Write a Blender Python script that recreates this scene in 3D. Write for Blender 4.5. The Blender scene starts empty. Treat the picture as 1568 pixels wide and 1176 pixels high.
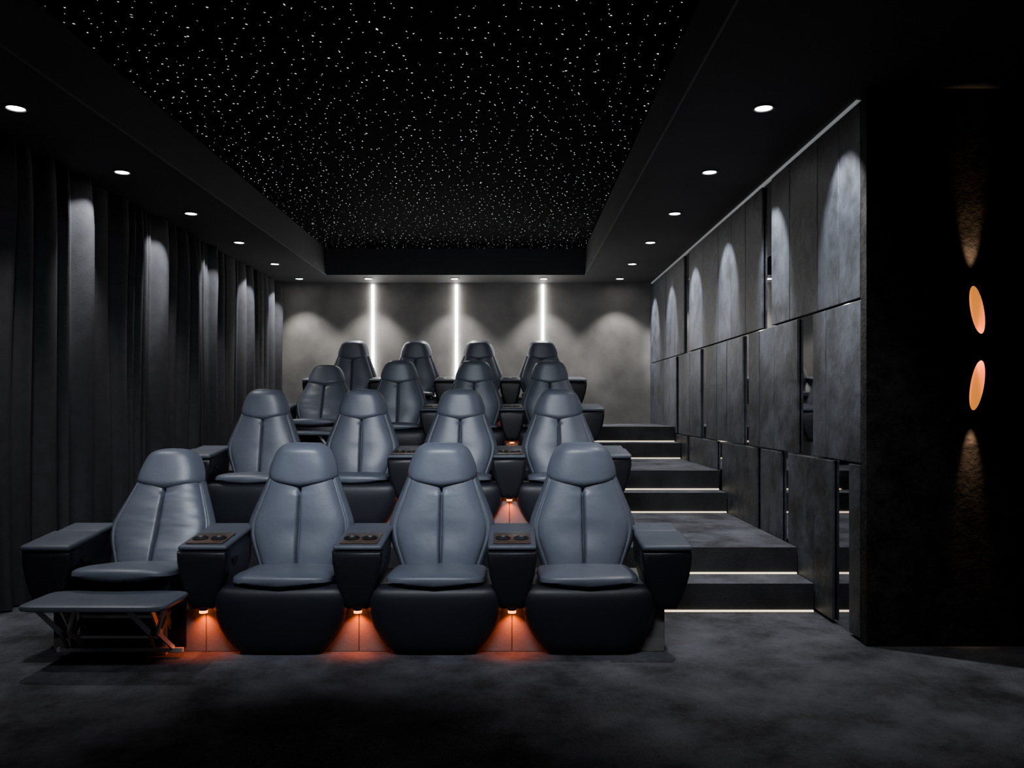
import bpy, bmesh, math, random
from mathutils import Vector, Matrix
random.seed(7)
scene=bpy.context.scene
coll=scene.collection
P=dict(down_l=95,down_r=150,graze_l=140,graze_r=215,front=60,back=105,fill=53,led=9)
ZOOM=False

# ---------------------------------------------------------------- materials
def new_mat(name):
    m=bpy.data.materials.new(name); m.use_nodes=True
    nt=m.node_tree; b=nt.nodes['Principled BSDF']
    return m,nt,b
def mat(name,col,rough=.5,metal=0,spec=.5,var=0,scale=6,bump=0,bscale=60,coat=0,detail=6,stretch=None,ramp=(.3,.7),nrough=.5,bdetail=5,bdist=.01,rnd=False):
    m,nt,b=new_mat(name)
    b.inputs['Base Color'].default_value=(*col,1)
    b.inputs['Roughness'].default_value=rough
    b.inputs['Metallic'].default_value=metal
    b.inputs['Specular IOR Level'].default_value=spec
    b.inputs['Coat Weight'].default_value=coat
    tc=nt.nodes.new('ShaderNodeTexCoord')
    mp=nt.nodes.new('ShaderNodeMapping')
    nt.links.new(tc.outputs['Object'],mp.inputs['Vector'])
    if rnd:
        oi=nt.nodes.new('ShaderNodeObjectInfo'); mu=nt.nodes.new('ShaderNodeMath'); mu.operation='MULTIPLY'; mu.inputs[1].default_value=70
        nt.links.new(oi.outputs['Random'],mu.inputs[0]); nt.links.new(mu.outputs[0],mp.inputs['Location'])
    if stretch: mp.inputs['Scale'].default_value=stretch
    if var>0:
        n=nt.nodes.new('ShaderNodeTexNoise'); n.inputs['Scale'].default_value=scale; n.inputs['Detail'].default_value=detail
        n.inputs['Roughness'].default_value=nrough
        nt.links.new(mp.outputs[0],n.inputs['Vector'])
        r=nt.nodes.new('ShaderNodeValToRGB')
        r.color_ramp.elements[0].position=ramp[0]; r.color_ramp.elements[1].position=ramp[1]
        r.color_ramp.elements[0].color=(*[c*(1-var) for c in col],1)
        r.color_ramp.elements[1].color=(*[c*(1+var) for c in col],1)
        nt.links.new(n.outputs['Fac'],r.inputs['Fac'])
        nt.links.new(r.outputs['Color'],b.inputs['Base Color'])
    if bump>0:
        n2=nt.nodes.new('ShaderNodeTexNoise'); n2.inputs['Scale'].default_value=bscale; n2.inputs['Detail'].default_value=bdetail
        nt.links.new(mp.outputs[0],n2.inputs['Vector'])
        bp=nt.nodes.new('ShaderNodeBump'); bp.inputs['Strength'].default_value=bump; bp.inputs['Distance'].default_value=bdist
        nt.links.new(n2.outputs['Fac'],bp.inputs['Height']); nt.links.new(bp.outputs[0],b.inputs['Normal'])
    return m
def emi(name,col,strength,sample=True):
    m,nt,b=new_mat(name)
    b.inputs['Base Color'].default_value=(0,0,0,1)
    b.inputs['Emission Color'].default_value=(*col,1)
    b.inputs['Emission Strength'].default_value=strength
    if not sample: m.cycles.emission_sampling='NONE'
    return m
M={}
M['leather']=mat('leather_blue_grey',(.066,.075,.098),.44,spec=.5,var=.10,scale=9,bump=.35,bscale=8,bdetail=8)
M['creased']=mat('leather_creased',(.066,.075,.098),.42,spec=.5,var=.10,scale=3,bump=.38,bscale=4,bdetail=1.5,bdist=.02,stretch=(1,1,4))
M['leather_side']=mat('leather_side',(.048,.055,.072),.5,spec=.35,var=.12,scale=9,bump=.3,bscale=10)
M['shell']=mat('gloss_black_shell',(.006,.0065,.009),.40,spec=.22)
M['plinth']=mat('plinth_grey',(.11,.105,.105),.6,var=.1,bump=.1)
M['tray']=mat('walnut_tray',(.05,.032,.026),.35,var=.3,scale=12,stretch=(1,8,1))
M['metal']=mat('brushed_metal',(.8,.78,.77),.35,metal=.6)
M['darkmetal']=mat('dark_metal',(.05,.05,.05),.4,metal=1)
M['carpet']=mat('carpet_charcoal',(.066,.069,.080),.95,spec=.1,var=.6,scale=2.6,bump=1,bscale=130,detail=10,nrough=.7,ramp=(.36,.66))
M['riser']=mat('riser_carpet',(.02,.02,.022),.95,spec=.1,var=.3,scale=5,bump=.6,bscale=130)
M['black']=mat('star_ceiling_black',(.0015,.0015,.002),.9,spec=.03)
M['soffit']=mat('soffit_paint',(.036,.036,.038),.75,spec=.25,var=.1,scale=2)
M['plaster']=mat('polished_plaster',(.14,.132,.122),.7,var=.35,scale=2.5,bump=.25,bscale=9,detail=10)
M['stone']=mat('slate_panel',(.036,.040,.050),.52,var=.7,scale=3.2,bump=.9,bscale=9,detail=12,nrough=.72,ramp=(.38,.64),bdetail=9,rnd=True)
M['stone2']=mat('slate_panel_dark',(.026,.029,.037),.52,var=.7,scale=4.0,bump=.9,bscale=11,detail=12,nrough=.72,ramp=(.38,.64),bdetail=9,rnd=True)
M['mirror']=mat('mirror_glass',(.55,.55,.57),.03,metal=1)
M['dark_wall']=mat('dark_stucco',(.014,.013,.012),.8,spec=.1,var=.7,scale=9,bump=.5,bscale=45,detail=10,nrough=.7,ramp=(.38,.62))
M['curtain']=mat('curtain_velvet',(.024,.024,.027),.85,spec=.15,var=.15,scale=14,bump=.15,bscale=90)
M['white']=emi('downlight_glow',(1,.98,.95),40,False)
M['strip']=emi('wall_led',(1,.98,.95),50)
M['cove']=emi('cove_led',(.95,.97,1),.18)
M['steplight']=emi('step_led',(1,.82,.55),2.4)
M['orange']=emi('amber_led',(1,.20,.01),8,False)
M['stars']=emi('star_fibre',(.93,.96,1),4.2,False)
M['stars_dim']=emi('star_fibre_dim',(.93,.96,1),1.2,False)
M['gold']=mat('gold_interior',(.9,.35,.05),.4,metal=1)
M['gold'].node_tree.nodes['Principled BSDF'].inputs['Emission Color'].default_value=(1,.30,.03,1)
M['gold'].node_tree.nodes['Principled BSDF'].inputs['Emission Strength'].default_value=.85  # glow set on the gold itself, standing in for the bulb's light
M['bulb']=emi('warm_bulb',(1,.5,.2),14,False)
M['trimgrey']=mat('trim_grey',(.06,.06,.065),.5)
M['apron']=mat('apron_leather',(.007,.008,.012),.45,spec=.25,bump=.1,bscale=14)  # seat leather taken near black, shade low on the seats put into the colour

# ---------------------------------------------------------------- mesh helpers
def mesh_obj(name,me,parent=None,loc=(0,0,0),rot=(0,0,0)):
    o=bpy.data.objects.new(name,me); coll.objects.link(o)
    o.location=loc; o.rotation_euler=rot
    if parent: o.parent=parent
    return o
def bm_mesh(bm,name,mats,smooth=False,angle=None):
    bmesh.ops.recalc_face_normals(bm,faces=bm.faces)
    me=bpy.data.meshes.new(name); bm.to_mesh(me); bm.free()
    for m in mats: me.materials.append(m)
    if smooth:
        for p in me.polygons: p.use_smooth=True
        if angle: me.set_sharp_from_angle(angle=math.radians(angle))
    return me
def add_box(bm,x0,x1,y0,y1,z0,z1,mi=0,bevel=0,seg=2,rot=None):
    vs=[bm.verts.new((x,y,z)) for z in(z0,z1) for y in(y0,y1) for x in(x0,x1)]
    fs=[(0,1,3,2),(4,6,7,5),(0,4,5,1),(2,3,7,6),(0,2,6,4),(1,5,7,3)]
    faces=[bm.faces.new([vs[i] for i in f]) for f in fs]
    for f in faces: f.material_index=mi
    if bevel>0:
        es=list({e for f in faces for e in f.edges})
        r=bmesh.ops.bevel(bm,geom=es,offset=bevel,segments=seg,profile=.5,affect='EDGES')
        for f in r['faces']: f.material_index=mi
        vs=list({v for f in r['faces'] for v in f.verts})
    if rot: 
        bmesh.ops.transform(bm,matrix=rot,verts=vs)
    return vs
def box_obj(name,x0,x1,y0,y1,z0,z1,m,bevel=0,parent=None):
    bm=bmesh.new(); cx,cy,cz=(x0+x1)/2,(y0+y1)/2,(z0+z1)/2
    add_box(bm,x0-cx,x1-cx,y0-cy,y1-cy,z0-cz,z1-cz,0,bevel)
    return mesh_obj(name,bm_mesh(bm,name,[m],bevel>0,35),parent,(cx,cy,cz))
def loft(bm,rings,mi=0,cap=True,mif=None):
    R=[[bm.verts.new(p) for p in r] for r in rings]
    n=len(R[0])
    for a in range(len(R)-1):
        for i in range(n):
            f=bm.faces.new((R[a][i],R[a][(i+1)%n],R[a+1][(i+1)%n],R[a+1][i]))
            f.material_index=mif(i) if mif else mi
    if cap:
        for r in (R[0],R[-1]):
            f=bm.faces.new(r); f.material_index=mi
    return R
def prism(bm,outline,y0,y1,mi=0,bevel=0,seg=2):
    a=[bm.verts.new((x,y0,z)) for x,z in outline]; b=[bm.verts.new((x,y1,z)) for x,z in outline]
    n=len(a); fs=[bm.faces.new(a),bm.faces.new(b[::-1])]
    for i in range(n): fs.append(bm.faces.new((a[i],a[(i+1)%n],b[(i+1)%n],b[i])))
    for f in fs: f.material_index=mi
    vs=a+b
    if bevel>0:
        es=list(set(fs[0].edges)|set(fs[1].edges))
        r=bmesh.ops.bevel(bm,geom=es,offset=bevel,segments=seg,profile=.5,affect='EDGES')
        for f in r['faces']: f.material_index=mi
        vs=list({v for f in fs if f.is_valid for v in f.verts}|{v for f in r['faces'] for v in f.verts})
    return vs
def superell(bm,c,a,b,h,e1=.35,e2=.35,nu=40,nv=18,mi=0,fn=None):
    sg=lambda v,e: math.copysign(abs(v)**e,v)
    rings=[]
    for j in range(1,nv):
        ph=-math.pi/2+math.pi*j/nv
        rings.append([(c[0]+a*sg(math.cos(ph),e1)*sg(math.cos(t),e2),
                       c[1]+b*sg(math.cos(ph),e1)*sg(math.sin(t),e2),
                       c[2]+h*sg(math.sin(ph),e1)) for t in [2*math.pi*i/nu for i in range(nu)]])
    if fn: rings=[[fn(p) for p in r] for r in rings]
    loft(bm,rings,mi)
def bar(bm,p,q,w=.012,t=.006,mi=0):
    p=Vector(p);q=Vector(q);d=q-p;L=d.length
    m=Matrix.Translation((p+q)/2)@d.to_track_quat('Z','Y').to_matrix().to_4x4()
    add_box(bm,-t,t,-w,w,-L/2,L/2,mi,0,rot=m)
def cyl(bm,c,r,z0,z1,n=24,mi=0,r2=None):
    r2=r if r2 is None else r2
    loft(bm,[[(c[0]+r*math.cos(2*math.pi*i/n),c[1]+r*math.sin(2*math.pi*i/n),z0) for i in range(n)],
             [(c[0]+r2*math.cos(2*math.pi*i/n),c[1]+r2*math.sin(2*math.pi*i/n),z1) for i in range(n)]],mi)
def smooth_interp(tab,z):
    n=len(tab)
    if z<=tab[0][0]: return tab[0][1]
    if z>=tab[-1][0]: return tab[-1][1]
    for k in range(n-1):
        if z<=tab[k+1][0]:
            x0,y0=tab[k]; x1,y1=tab[k+1]
            m0=(y1-tab[k-1][1])/(x1-tab[k-1][0]) if k>0 else (y1-y0)/(x1-x0)
            m1=(tab[k+2][1]-y0)/(tab[k+2][0]-x0) if k<n-2 else (y1-y0)/(x1-x0)
            h=x1-x0; t=(z-x0)/h
            return (2*t**3-3*t*t+1)*y0+(t**3-2*t*t+t)*h*m0+(-2*t**3+3*t*t)*y1+(t**3-t*t)*h*m1

# ---------------------------------------------------------------- recliner meshes
def make_back(creased=False):
    bm=bmesh.new()
    W=[(.355,.222),(.40,.238),(.46,.262),(.52,.286),(.575,.300),(.63,.298),(.70,.274),(.76,.250),(.82,.226),(.865,.208),(.905,.190)]
    us=[-1,-.985,-.96,-.92,-.88,-.86,-.84,-.80,-.72,-.6,-.45,-.3,-.18,-.12,-.08,-.05,-.03,-.018,-.008,0]
    us=us+[-u for u in us[-2::-1]]
    N=30
    zs=[.355+(.905-.355)*(k/N) for k in range(N+1)]
    zs=[.355,.358,.364]+zs[1:-1]+[.896,.902,.905]
    rings=[]
    for z in zs:
        w=smooth_interp(W,z); yc=.335+(z-.36)*.20
        eb=min(1,(z-.355)/.03); et=min(1,(.905-z)/.035)
        e=max(.25,math.sqrt(max(0,1-(1-eb)**2)))*max(.25,math.sqrt(max(0,1-(1-et)**2)))
        ring=[]
        for u in us:
            f=.060*(1-abs(u)**7)+.026*(1-u*u)+.010*math.sin(math.pi*min(1,abs(u)/.86))
            f-=.040*math.exp(-(u/.026)**2)+.018*math.exp(-((abs(u)-.86)/.018)**2)
            f+=.005*math.sin((z-.40)*2*math.pi/.25)*(1-abs(u)) if z<.65 else 0
            dz=-.02*math.exp(-(u/.2)**2) if z>.8 else 0
            ring.append((w*u*(.95+.05*e),yc-f*e,z+dz))
        for u in [.97,.88,.7,.5,.25,0,-.25,-.5,-.7,-.88,-.97]:
            ring.append((w*u,yc+(.02+.085*(1-u*u))*e,z))
        rings.append(ring)
    n=len(us)
    loft(bm,rings,0,True,lambda i: 0 if (5<=i<n-6) else (2 if i<n-1 else 1))
    return bm_mesh(bm,'backrest',[M['creased'] if creased else M['leather'],M['shell'],M['leather_side']],True)
def make_head():
    bm=bmesh.new()
    W=[(.850,.168),(.862,.186),(.880,.197),(.905,.199),(.95,.190),(1.0,.171),(1.03,.155),(1.055,.133),(1.072,.105)]
    us=[-1,-.985,-.95,-.89,-.8,-.66,-.5,-.35,-.2,-.1,0]
    us=us+[-u for u in us[-2::-1]]
    N=22
    zs=[.85,.853,.858]+[.85+.222*k/N for k in range(1,N)]+[1.066,1.070,1.072]
    rings=[]
    for z in zs:
        w=smooth_interp(W,z); yc=.425+(z-.85)*.13
        eb=min(1,(z-.85)/.03); et=min(1,(1.072-z)/.05)
        e=max(.3,math.sqrt(max(0,1-(1-eb)**2)))*max(.3,math.sqrt(max(0,1-(1-et)**2)))
        sk=lambda u:(-.036*(1-abs(u)**1.2)*max(0,(1-(z-.85)/.12)))
        ring=[(w*u*(.9+.1*e),yc-(.080*(1-abs(u)**6)+.030*(1-u*u))*e,z+sk(u)+.004*(1-u*u)*max(0,(z-1.0)/.07)) for u in us]
        ring+=[(w*u*.98*(.9+.1*e),yc+(.055*(1-u*u)+.01)*e,z) for u in (.95,.85,.6,.3,0,-.3,-.6,-.85,-.95)]
        rings.append(ring)
    n=len(us)
    loft(bm,rings,0,True,lambda i:0 if i<n-1 else 1)
    return bm_mesh(bm,'headrest',[M['leather'],M['shell']],True)
def make_cushion():
    bm=bmesh.new()
    def fn(p):
        x,y,z=p
        cr=(1-(x/.262)**2)
        if y<.15: y-=.035*cr*(.15-y)/.2
        if z<.365: z+= .04*(1-cr)*1.0
        z+=.010*cr
        z-=max(0,y-.05)*.06
        return (x,y,z)
    superell(bm,(0,.17,.370),.262,.235,.044,.5,.28,nu=64,nv=20,fn=fn)
    add_box(bm,-.24,.24,.0,.45,.25,.345,1,.01)
    return bm_mesh(bm,'seat_cushion',[M['leather'],M['shell']],True,50)
def make_apron():
    bm=bmesh.new()
    half=[(.14,.0),(.205,.006),(.245,.030),(.282,.075),(.314,.128),(.338,.185),(.352,.245),(.352,.30),(.335,.335),(.29,.350),(.15,.352)]
    out=half+[(-x,z) for x,z in half[::-1]]
    rings=[]
    for y,s in ((.0,1),(-.025,1),(-.045,.985),(-.060,.955),(-.073,.90),(-.083,.82),(-.090,.70),(-.094,.5),(-.096,.25)):
        rings.append([(x*s,y,.003+.16*(1-s)+z*s) for x,z in out])
    loft(bm,rings,0)
    return bm_mesh(bm,'front_apron',[M['apron']],True,60)
def make_base():
    bm=bmesh.new()
    add_box(bm,-.3985,.3985,.0,.70,.0,.30,0,.003,1)
    return bm_mesh(bm,'base_plinth',[M['plinth']])
AO=[(.050,.235),(.068,.265),(.096,.33),(.118,.41),(.130,.48),(.131,.535)]
def make_arm(console=True):
    bm=bmesh.new()
    out=AO+[(-x,z) for x,z in AO[::-1]]
    rings=[]
    prof=[(.0,1.0),(-.045,1.0),(-.062,.97),(-.070,.90),(-.073,.75)]
    for y,s in prof: rings.append([(x*s,y,.40+(z-.40)*s) for x,z in out])
    loft(bm,rings,0)
    b=[(.05,.26),(.075,.31),(.098,.40),(.108,.48),(.108,.545)]
    ob=b+[(-x,z) for x,z in b[::-1]]
    vs=prism(bm,ob,.002,.42,1 if console else 3,.012)
    for v in vs:
        if v.co.z>.45: v.co.z+=max(0,v.co.y)*.10
    rot=Matrix.Translation((0,-.06,.537))@Matrix.Rotation(math.atan(.10),4,'X')
    if console:
        add_box(bm,-.126,.126,0,.50,0,.026,1,.011,3,rot)
        add_box(bm,-.098,.098,.03,.235,.0265,.036,2,.004,2,rot)
        for sx in(-.048,.048):
            m=rot@Matrix.Translation((sx,.115,0)); n=24
            R=[]
            for r,z in((.041,.036),(.041,.041),(.034,.041),(.032,.037)):
                R.append([tuple(m@Vector((r*math.cos(2*math.pi*i/n),r*math.sin(2*math.pi*i/n),z))) for i in range(n)])
            Rv=[[bm.verts.new(p) for p in r] for r in R]
            for a in range(3):
                for i in range(n):
                    f=bm.faces.new((Rv[a][i],Rv[a][(i+1)%n],Rv[a+1][(i+1)%n],Rv[a+1][i])); f.material_index=4
            f=bm.faces.new(Rv[3]); f.material_index=0
    else:
        add_box(bm,-.130,.130,-.02,.30,0,.032,1,.014,3,rot)
        add_box(bm,-.120,.120,.305,.50,.0,.028,1,.012,3,rot)
    add_box(bm,-.1165,-.106,.08,.15,.45,.475,4,.001,1)
    add_box(bm,.106,.1165,.08,.15,.45,.475,4,.001,1)
    if console:
        cyl(bm,(0,-.035,0),.022,.226,.240,16,4)
        cyl(bm,(0,-.035,0),.021,.212,.2255,16,5)
    return bm_mesh(bm,'armrest_console' if console else 'armrest_outer',[M['shell'],M['leather_side'],M['tray'],M['apron'],M['darkmetal'],M['orange']],True,38)
def make_footrest():
    bm=bmesh.new()
    superell(bm,(0,-.245,.322),.355,.175,.022,.5,.22,nu=60,nv=14)
    for sx in(-.22,.22):
        bar(bm,(sx,.0,.24),(sx,-.15,.12),.014,.005,1)
        bar(bm,(sx+.012,-.15,.12),(sx+.012,-.28,.305),.014,.005,1)
        bar(bm,(sx,.0,.12),(sx,-.10,.26),.014,.005,1)
        bar(bm,(sx+.012,-.10,.26),(sx+.012,-.17,.305),.014,.005,1)
        bar(bm,(sx-.012,-.05,.0),(sx-.012,-.06,.25),.012,.008,1)
        bar(bm,(sx-.01,-.34,.298),(sx-.01,-.12,.298),.006,.022,1)
        bar(bm,(sx-.10,-.30,.30),(sx-.02,-.22,.16),.012,.006,1)
        bar(bm,(sx+.09,-.30,.30),(sx+.02,-.22,.16),.012,.006,1)
        bar(bm,(sx-.02,-.22,.16),(sx-.05,-.10,.05),.010,.006,1)
        bar(bm,(sx+.02,-.22,.16),(sx+.05,-.10,.05),.010,.006,1)
    bar(bm,(-.22,-.15,.12),(.22,-.15,.12),.007,.007,1)
    bar(bm,(-.32,-.10,.04),(.32,-.10,.04),.010,.010,1)
    bar(bm,(-.22,-.06,.20),(.22,-.06,.20),.008,.008,1)
    return bm_mesh(bm,'footrest',[M['leather'],M['metal']],True,40)
ME=dict(back=make_back(),backc=make_back(True),head=make_head(),cush=make_cushion(),apron=make_apron(),base=make_base(),con=make_arm(True),out=make_arm(False),foot=make_footrest())
def light(name,kind,loc,energy,col=(1,1,1),parent=None,rot=(0,0,0),**kw):
    l=bpy.data.lights.new(name,kind); l.energy=energy; l.color=col
    for k,v in kw.items(): setattr(l,k,v)
    o=bpy.data.objects.new(name,l); coll.objects.link(o); o.location=loc; o.rotation_euler=rot
    if parent: o.parent=parent
    return o
def recliner(x,y,z,first,last,reclined):
    e=bpy.data.objects.new('cinema_recliner',None); coll.objects.link(e); e.location=(x,y,z)
    e.empty_display_size=.2
    b=mesh_obj('base_plinth',ME['base'],e)
    if reclined:
        piv=Vector((0,.33,.40)); a=math.radians(-14)
        m=Matrix.Translation(piv+Vector((0,-.02,.0)))@Matrix.Rotation(a,4,'X')@Matrix.Translation(-piv)
        for k,nm in(('backc','backrest'),('head','headrest')):
            o=mesh_obj(nm,ME[k],e); o.matrix_local=m
        o=mesh_obj('seat_cushion',ME['cush'],e,(0,-.10,.045),(math.radians(-4),0,0)); 
        mesh_obj('footrest',ME['foot'],e)
        box_obj('mechanism_housing',-.30,.30,-.02,-.001,.03,.32,M['apron'],.004,e)
    else:
        for k,nm in(('back','backrest'),('head','headrest')):
            o=mesh_obj(nm,ME[k],e)
        mesh_obj('seat_cushion',ME['cush'],e)
        mesh_obj('front_apron',ME['apron'],e)
    mesh_obj('armrest',ME['out'] if first else ME['con'],e,(-.4,0,0))
    if not first:
        light('amber_lamp','SPOT',(-.4,-.036,.209),P['led'],(1,.115,.002),e,(math.radians(10),0,0),spot_size=math.radians(120),spot_blend=1,shadow_soft_size=.012)
    if last:
        mesh_obj('armrest',ME['out'],e,(.4,0,0))
    return e
rows=[(4.27,0.0,0),(6.27,.35,-.02),(8.27,.70,-.0),(9.98,1.05,-.02)]
for r,(y,z,dx) in enumerate(rows):
    for i,x in enumerate((-2.0,-1.2,-.4,.4)):
        recliner(x+dx,y,z,i==0,i==3,(i==0 and r in(0,2)))

# ---------------------------------------------------------------- room shell
box_obj('floor',-3.4,4.3,-2.0,11.3,-.1,0,M['carpet'])
ris=[5.10,5.40,7.165,7.43,9.13,9.46]
bm=bmesh.new()
pr=[(5.10,0.0)]
h=0
for k,yy in enumerate(ris):
    pr.append((yy,h)) if k else None
    h+=.175; pr.append((yy,h))
pr+= [(11.18,h),(11.18,0.0)]
x0,x1=-3.02,1.885
A=[bm.verts.new((x0,a,b+.001)) for a,b in pr]; B=[bm.verts.new((x1,a,b+.001)) for a,b in pr]
bm.faces.new(A); bm.faces.new(B[::-1])
n=len(A)
for i in range(n):
    f=bm.faces.new((A[i],A[(i+1)%n],B[(i+1)%n],B[i]))
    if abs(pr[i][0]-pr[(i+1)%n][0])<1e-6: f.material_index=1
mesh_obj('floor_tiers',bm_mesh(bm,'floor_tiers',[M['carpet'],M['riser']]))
for k,yy in enumerate(ris):
    box_obj('step_light_strip',.84,1.88,yy-.012,yy-.001,k*.175+.002,k*.175+.012,M['steplight'])

box_obj('wall_left',-3.45,-3.30,-2.0,11.3,0,3.4,M['soffit'])
box_obj('wall_back',-3.30,4.3,11.18,11.3,0,3.4,M['plaster'])
box_obj('wall_front',-3.30,4.3,-2.12,-2.0,0,3.4,M['soffit'])
box_obj('wall_right',4.3,4.42,-2.0,4.36,0,3.4,M['dark_wall'])
box_obj('wall_right_return',1.893,4.3,4.36,4.43,0,2.98,M['dark_wall'])
box_obj('mirror_wall',1.913,2.05,4.43,11.18,0,2.98,M['mirror'])
box_obj('ceiling',-3.45,4.42,-2.1,11.3,3.325,3.42,M['black'])
bm=bmesh.new()
add_box(bm,-3.30,-2.40,-2,11.18,2.98,3.32)
add_box(bm,.943,4.3,-2,11.18,2.98,3.32)
add_box(bm,-2.40,.943,10.52,11.18,2.98,3.32)
add_box(bm,-2.40,.943,-2,-.6,2.98,3.32)
mesh_obj('ceiling_soffit',bm_mesh(bm,'ceiling_soffit',[M['soffit']]))
box_obj('edge_highlight_1',.937,.947,-.6,10.52,2.974,2.983,M['trimgrey'])  # lighter grey strips along both soffit edges stand in for the edge highlight
box_obj('edge_highlight_2',-2.404,-2.394,-.6,10.52,2.974,2.983,M['trimgrey'])
box_obj('cove_light_strip',1.897,1.912,4.5,11.15,2.962,2.972,M['cove'])

bm=bmesh.new()
pitch=.088
gy=2.9
while gy<10.48:
    gx=-2.36
    while gx<.91:
        if random.random()<.9:
            cx=gx+random.uniform(-.05,.05); cy=gy+random.uniform(-.05,.05)
            cx=max(-2.38,min(.925,cx))
            s=random.choice((.0020,.0026,.0032,.0042))
            a=random.gauss(.3,.45); L=s*random.uniform(1,1.7); W_=s*.55
            ca,sa=math.cos(a),math.sin(a)
            pts=[(L*math.cos(t),W_*math.sin(t)) for t in [2*math.pi*i/6 for i in range(6)]]
            up=[bm.verts.new((cx+px*ca-py*sa,cy+1.6*(px*sa+py*ca),3.3225)) for px,py in pts]
            f=bm.faces.new(up); f.material_index=0 if random.random()<.6 else 1
        gx+=pitch
    gy+=pitch
me=bpy.data.meshes.new('starlights'); bm.to_mesh(me); bm.free()
me.materials.append(M['stars']); me.materials.append(M['stars_dim'])
mesh_obj('starlight_fibres',me)

# ---------------------------------------------------------------- right panels
def panels(zs,segs):
    for (a,b) in segs:
        off=random.choice((0,0,.001,.003))
        bm=bmesh.new()
        w=b-a-.008; h=zs[1]-zs[0]-.007
        add_box(bm,-.008,.008,-w/2,w/2,-h/2,h/2,0,.003,1)
        mesh_obj('slate_wall_panel',bm_mesh(bm,'slate_wall_panel',[random.choice((M['stone'],M['stone2']))]),None,
                 (1.900+off,(a+b)/2,(zs[0]+zs[1])/2))
def seg(lst):
    out=[]
    for run in lst:
        out+=list(zip(run,run[1:]))
    return out
panels((1.87,2.945),seg([[4.435,4.73,5.06,5.565,5.957],[6.175,6.62,7.05,7.5,8.1,8.73],[8.99,9.5,10.05,10.6,11.17]]))
panels((.97,1.865),seg([[4.435,4.93,5.14],[5.41,5.90,6.25,6.53],[6.70,7.2,7.55,7.96],[8.21,8.7,9.27],[9.42,10.0,10.6,11.17]]))
panels((.015,.965),seg([[4.435,4.59],[4.817,5.12,5.60],[5.74,6.0,6.21],[6.31,6.84,7.37],[7.56,8.1,8.7],[8.85,9.4,10.1,11.17]]))

# ---------------------------------------------------------------- curtain
ys=[];xs=[]
y=-1.9
while y<11.0:
    w=random.choice((.07,.09,.12,.15,.20,.28)); w*=random.uniform(.85,1.15)
    amp=random.uniform(.06,.15)*(1 if w>.1 else .6)
    sk=random.uniform(.3,.7)
    n=12
    for i in range(n):
        t=i/n
        tt=t/sk*.5 if t<sk else .5+(t-sk)/(1-sk)*.5
        ys.append(y+w*t); xs.append(amp*math.sin(math.pi*tt)**1.3 + .008*math.sin(9*tt))
    y+=w
bm=bmesh.new()
zr=[.012,.05,.4,.8,1.2,1.6,2.0,2.3,2.6,2.8,2.9,2.972]
G=[]
for z in zr:
    k=1-.10*math.sin(z*1.2)
    if z>2.7: k*=1-(z-2.7)*.8
    G.append([bm.verts.new((-3.22+xx*k*(1+.12*math.sin(yy*7+z*1.3)),yy+.018*math.sin(z*1.7+yy*3),z)) for xx,yy in zip(xs,ys)])
for a in range(len(G)-1):
    for i in range(len(G[0])-1):
        bm.faces.new((G[a][i],G[a][i+1],G[a+1][i+1],G[a+1][i]))
cur=mesh_obj('pleated_curtain',bm_mesh(bm,'pleated_curtain',[M['curtain']],True))

# ---------------------------------------------------------------- downlights
def downlight(x,y,energy,size,blend=.5,zz=2.98,graze=None,aim=0):
    bm=bmesh.new(); n=32
    R=[(.062,0),(.062,-.006),(.052,-.008),(.046,-.003)]
    V=[[bm.verts.new((r*math.cos(2*math.pi*i/n),r*math.sin(2*math.pi*i/n),z)) for i in range(n)] for r,z in R]
    for a in range(3):
        for i in range(n): bm.faces.new((V[a][i],V[a][(i+1)%n],V[a+1][(i+1)%n],V[a+1][i]))
    f=bm.faces.new(V[3]); f.material_index=1
    me=bm_mesh(bm,'downlight',[M['trimgrey'],M['white']])
    o=mesh_obj('downlight',me,None,(x,y,zz))
    light('lamp','SPOT',(0,0,-.012),energy,(1,.985,.965),o,(math.radians(aim),0,0),spot_size=math.radians(size),spot_blend=blend,shadow_soft_size=.02)
    if graze:
        e,tilt,sz=graze
        light('wall_wash_lamp','SPOT',(0,0,-.012),e,(.93,.96,1),o,(0,math.radians(tilt),0),spot_size=math.radians(sz),spot_blend=.6,shadow_soft_size=.015)
for i in range(6):
    yy=4.64+1.266*i
    last=(i==5)
    if last: yy=10.82
    for x in(-2.82,1.43):
        tilt=38 if x<0 else -36
        downlight(x,yy,P['back'] if last else (P['down_l'] if x<0 else P['down_r']),90 if last else 76,.6 if last else .8,
                  graze=(P['graze_l'] if x<0 else P['graze_r'],tilt,54))
for x in(-2.82,1.43): downlight(x,3.15,P['front'],72,.9,aim=16)
for X in(-1.905,-.76,.42):
    box_obj('wall_light_strip',X-.016,X+.016,11.158,11.179,1.06,2.95,M['strip'])
    downlight(X,10.82,P['back'],90,.6)

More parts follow.
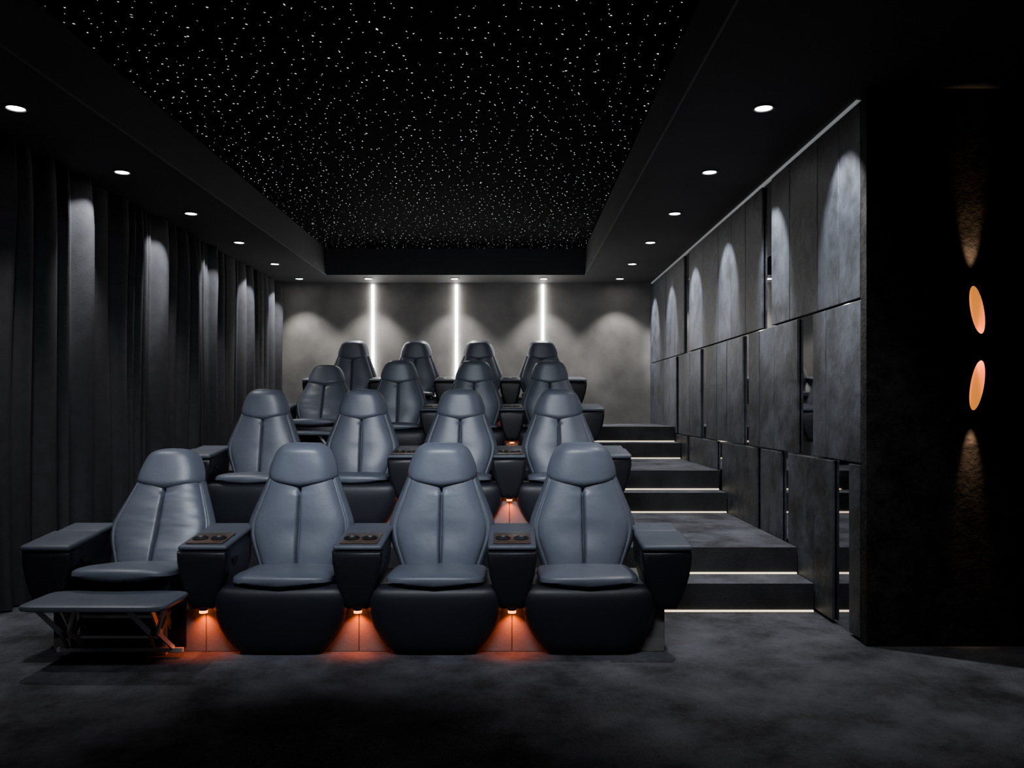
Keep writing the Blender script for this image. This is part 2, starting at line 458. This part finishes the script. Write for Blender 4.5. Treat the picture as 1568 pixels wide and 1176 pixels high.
# ---------------------------------------------------------------- sconce
def sconce():
    bm=bmesh.new(); n=48; ro,ri=.040,.036
    def ring(r,zf):
        return [bm.verts.new((r*math.cos(t),r*math.sin(t),zf(math.sin(t)))) for t in [2*math.pi*i/n for i in range(n)]]
    for s in (1,-1):
        zt=lambda sn,s=s: s*(.200+.130*sn*1.0)
        o0=ring(ro,lambda q:0.0); o1=ring(ro,zt); i1=ring(ri,zt); i0=ring(ri,lambda q,s=s:s*.055)
        for a,b,mi in((o0,o1,0),(o1,i1,0),(i1,i0,1)):
            for i in range(n):
                f=bm.faces.new((a[i],a[(i+1)%n],b[(i+1)%n],b[i])); f.material_index=mi
        f=bm.faces.new(i0); f.material_index=2
    add_box(bm,-.02,.02,.035,.062,-.05,.05,0,.003)
    return bm_mesh(bm,'wall_sconce',[M['shell'],M['gold'],M['bulb']],True,40)
sc=mesh_obj('wall_sconce',sconce(),None,(2.449,4.298,1.592))
light('up_lamp','SPOT',(0,.012,.34),34,(1,.62,.36),sc,(math.radians(168),0,0),spot_size=math.radians(28),spot_blend=.9,shadow_soft_size=.01)
light('down_lamp','SPOT',(0,.012,-.34),34,(1,.62,.36),sc,(math.radians(12),0,0),spot_size=math.radians(28),spot_blend=.9,shadow_soft_size=.01)

# ---------------------------------------------------------------- added front fill
a=light('front_fill','AREA',(-.6,2.3,2.9),P['fill'],(.86,.92,1.0),None,(math.radians(60),0,0),shape='RECTANGLE',size=2.4,size_y=.25,spread=math.radians(76))  # unseen area light, added to brighten the seat fronts

w=bpy.data.worlds.new('world'); scene.world=w; w.use_nodes=True
w.node_tree.nodes['Background'].inputs[0].default_value=(.5,.6,.8,1)
w.node_tree.nodes['Background'].inputs[1].default_value=.0

cam=bpy.data.cameras.new('camera'); cam.sensor_width=36; cam.lens=28.7; cam.shift_y=.0223
if ZOOM:
    cam.lens=28.7*2.3; cam.shift_y=-.33; cam.shift_x=-.55
co=bpy.data.objects.new('camera',cam); coll.objects.link(co)
co.location=(0,0,1.28); co.rotation_euler=(math.radians(90),0,0)
cam.clip_start=.05
scene.camera=co
